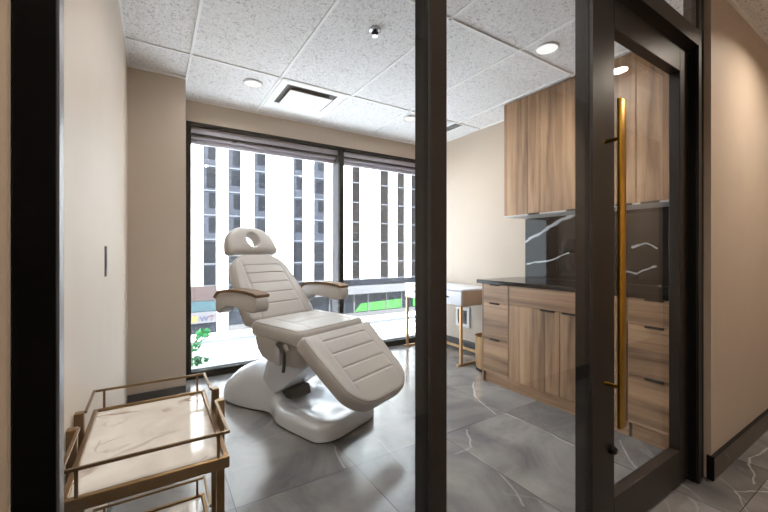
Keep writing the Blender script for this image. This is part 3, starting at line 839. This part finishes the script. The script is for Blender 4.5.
# ------------------------------------------------------------------ outside
GZ = -3.32
g0 = struct('ground', box(new(), (-40, 70), (3.85, 60), (GZ - .3, GZ)), M['pave'], 'pale paved street outside the window', 'street')
for y, wd in ((12.2, 7.0),):
    for i, (yy, ww) in enumerate(((14.1, .14), (15.6, .2), (17.0, .12), (18.4, .2))):
        struct('trim_%d' % (91 + i), box(new(), (-40, 70), (yy, yy + ww), (GZ + .008, GZ + .014)), M['line'])
    struct('trim_90', box(new(), (-40, 70), (y, y + wd), (GZ, GZ + .01)), M['road'], 'grey road strip outside', 'road')
for i, y in enumerate((11.9, 19.3)):
    o = obj('kerb', box(new(), (-40, 70), (y, y + .3), (GZ, GZ + .12)), M['transom']); tag(o, ('near kerb' if i == 0 else 'far kerb') + ' edging the street outside', 'kerb')
bd_ = thing('street_building', 'white office building with dark window strips across the street', 'building', (10, 22, GZ))
piers = [(-6, -5.3), (-4.6, -3), (-2.35, -1.65), (-1, -.3), (.35, .95), (1.6, 2.29), (2.95, 3.56), (4.25, 4.96), (5.65, 7.30), (7.94, 8.64), (9.39, 10.05), (10.7, 11.39),
         (12.01, 13.63), (14.35, 15.10), (15.77, 16.37), (17.05, 17.75), (18.4, 20.0), (20.65, 21.35), (22.0, 22.7), (23.35, 25)]
TOPZ = 13.5
rows = [-.74, .45, 1.80, 3.15, 4.5, 5.85, 7.2, 8.55, 9.9, 11.25, 12.6]
for i, (a, b) in enumerate(piers):
    z0 = GZ if (i in (0, 6, 14, 18)) else -.75
    obj('pier', box(new(), (a, b), (21.96, 22.5), (z0, TOPZ)), M['pier'], bd_)
for (a0, a), (b, b0) in zip(piers, piers[1:]):
    left = a < 9.4
    st = obj('window_strip', box(new(), (a, b), (22.06, 22.4), (-.74, TOPZ)), M['spandrel'] if left else M['pane_warm'], bd_)
    for z, z2 in zip(rows, rows[1:]):
        if left:
            xw = a + (b - a) * random.choice((.28, .4, .45))
            hh = z2 - z; zb = z + hh * random.choice((.12, .3, .4))
            if z < 1.0: xw, zb = a + .06, z + .06
            obj('pane', box(new(), (xw, b - .04), (22.03, 22.06), (zb, z2 - .12)), M['pane'], st)
        bmx = box(new(), (a, b), (22.01, 22.06), (z - .035, z + .035))
        obj('transom', bmx, M['transom'], st)
obj('building_core', box(new(), (-6, 25), (22.45, 30), (GZ, TOPZ)), M['pier'], bd_)
# ground floor: right part
cn = obj('canopy', box(new(), (7.2, 15.5), (21.0, 22.4), (-1.66, -1.17), .02), M['fascia'], bd_)
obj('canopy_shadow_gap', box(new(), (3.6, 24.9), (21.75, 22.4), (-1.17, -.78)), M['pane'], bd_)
sf = obj('storefront', box(new(), (3.6, 24.9), (21.85, 22.4), (-3.0, -1.66)), M['shopglass'], bd_)
obj('storefront_plinth', box(new(), (3.6, 24.9), (21.78, 22.4), (GZ, -3.0)), M['base_dark'], bd_)
for x in (8.2, 9.6, 10.6, 11.4, 12.5, 14.0, 15.3, 17, 18.5, 20):
    obj('storefront_post', box(new(), (x, x + .1), (21.78, 21.86), (-3.0, -1.66)), M['base_dark'], sf)
bm = new()
vs = [bm.verts.new(p) for p in ((11.5, 21.82, -2.95), (15.3, 21.82, -2.95), (15.3, 21.82, -2.3), (12.0, 21.82, -2.42))]
bf = bm.faces.new(vs); r = bmesh.ops.extrude_face_region(bm, geom=[bf]); bmesh.ops.translate(bm, verts=[v for v in r['geom'] if isinstance(v, bmesh.types.BMVert)], vec=(0, .03, 0))
obj('green_banner', bm, M['green'], sf)
obj('green_banner', box(new(), (16.4, 19.2), (21.79, 21.85), (-2.95, -2.3)), M['green'], sf)
# left part
obj('fascia_band', box(new(), (-6, 2.95), (21.75, 22.4), (-1.52, -.75)), M['redbrown'], bd_)
obj('teal_band', box(new(), (-6, 2.95), (21.8, 22.4), (-2.1, -1.52)), M['teal'], bd_)
sg = obj('shop_sign', box(new(), (-1, 2.93), (21.72, 21.8), (-2.72, -2.12)), M['line'], bd_)
obj('left_storefront', box(new(), (-6, 2.95), (21.85, 22.4), (GZ, -2.1)), M['shopglass'], bd_)
obj('sign_mark', box(new(), (1.72, 2.0), (21.70, 21.72), (-2.64, -2.3)), M['orange'], sg)
def text(body, x, z, size, mat, par):
    cu = bpy.data.curves.new('letter', 'FONT'); cu.body = body; cu.size = size; cu.extrude = .01
    to = bpy.data.objects.new('letter_tmp', cu); C.objects.link(to)
    dg = bpy.context.evaluated_depsgraph_get(); me = bpy.data.meshes.new_from_object(to.evaluated_get(dg))
    bpy.data.objects.remove(to)
    bm = new(); bm.from_mesh(me)
    bmesh.ops.rotate(bm, verts=bm.verts, cent=(0, 0, 0), matrix=Matrix.Rotation(PI / 2, 3, 'X'))
    bmesh.ops.translate(bm, verts=bm.verts, vec=(x, 21.70, z))
    return obj('sign_letter', bm, mat, par)
text('W', 2.10, -2.63, .42, M['navy'], sg); text('T', 2.56, -2.62, .42, M['maroon'], sg)

# small street tree
tr = thing('street_tree', 'small bright green tree seen through the lower left of the window', 'tree', (.80, 8.2, GZ))
bm = tube(new(), [(.62, 8.2, GZ), (.63, 8.22, -2.4), (.62, 8.2, -1.4), (.66, 8.22, -.8), (.78, 8.2, -.6)], .02, 8)
obj('trunk', bm, M['bark'], tr, 40)
rng = random.Random(5)
bm = new()
for cx_, cy_, cz_, rr, nn in ((.83, 8.2, -.56, .13, 110), (.70, 8.1, -.75, .11, 60), (.92, 8.25, -.52, .07, 30), (.74, 8.15, -1.08, .12, 90), (.9, 8.2, -1.07, .06, 25)):
    for _ in range(nn):
        d_ = Vector((rng.gauss(0, 1), rng.gauss(0, 1), rng.gauss(0, 1))).normalized() * rr * rng.random() ** .4
        p = Vector((cx_, cy_, cz_)) + d_
        a = Vector((rng.gauss(0, 1), rng.gauss(0, 1), rng.gauss(0, .6))).normalized(); b = a.cross(Vector((rng.gauss(0, 1), rng.gauss(0, 1), rng.gauss(0, 1)))).normalized()
        l, w_ = .045, .024
        q = [p - a * l, p + b * w_ + a * .005, p + a * l, p - b * w_ + a * .005]
        bm.faces.new([bm.verts.new(x) for x in q])
fo = obj('foliage', bm, M['leaf'], tr); fo['kind'] = 'stuff'

# ------------------------------------------------------------------ light
W = bpy.data.worlds.new('World'); S.world = W; W.use_nodes = True
nt = W.node_tree; bg = nt.nodes['Background']; bg.inputs[0].default_value = (.82, .91, 1., 1); bg.inputs[1].default_value = 4.5
su = bpy.data.lights.new('sun', 'SUN'); su.energy = 21.; su.angle = math.radians(4); su.color = (1, .97, .92)
so = bpy.data.objects.new('sun', su); C.objects.link(so)
so.rotation_euler = Vector((.25, 1., -.8)).to_track_quat('-Z', 'Y').to_euler()
pl_ = bpy.data.lights.new('window_portal', 'AREA'); pl_.shape = 'RECTANGLE'; pl_.size = 2.6; pl_.size_y = 2.15
po = bpy.data.objects.new('window_portal', pl_); C.objects.link(po); po.location = (1.59, 3.83, 1.13)
po.rotation_euler = Vector((0, -1, 0)).to_track_quat('-Z', 'Z').to_euler()
pl_.cycles.is_portal = True

cy_ = S.cycles
cy_.max_bounces = 12; cy_.diffuse_bounces = 5; cy_.glossy_bounces = 6; cy_.transparent_max_bounces = 24; cy_.transmission_bounces = 6
cy_.use_denoising = True; cy_.sample_clamp_indirect = 6.; cy_.caustics_reflective = False; cy_.caustics_refractive = False
vs_ = S.view_settings
vs_.view_transform = 'Standard'; vs_.look = 'None'; vs_.gamma = 1.; vs_.use_curve_mapping = False
vs_.exposure = 0.5
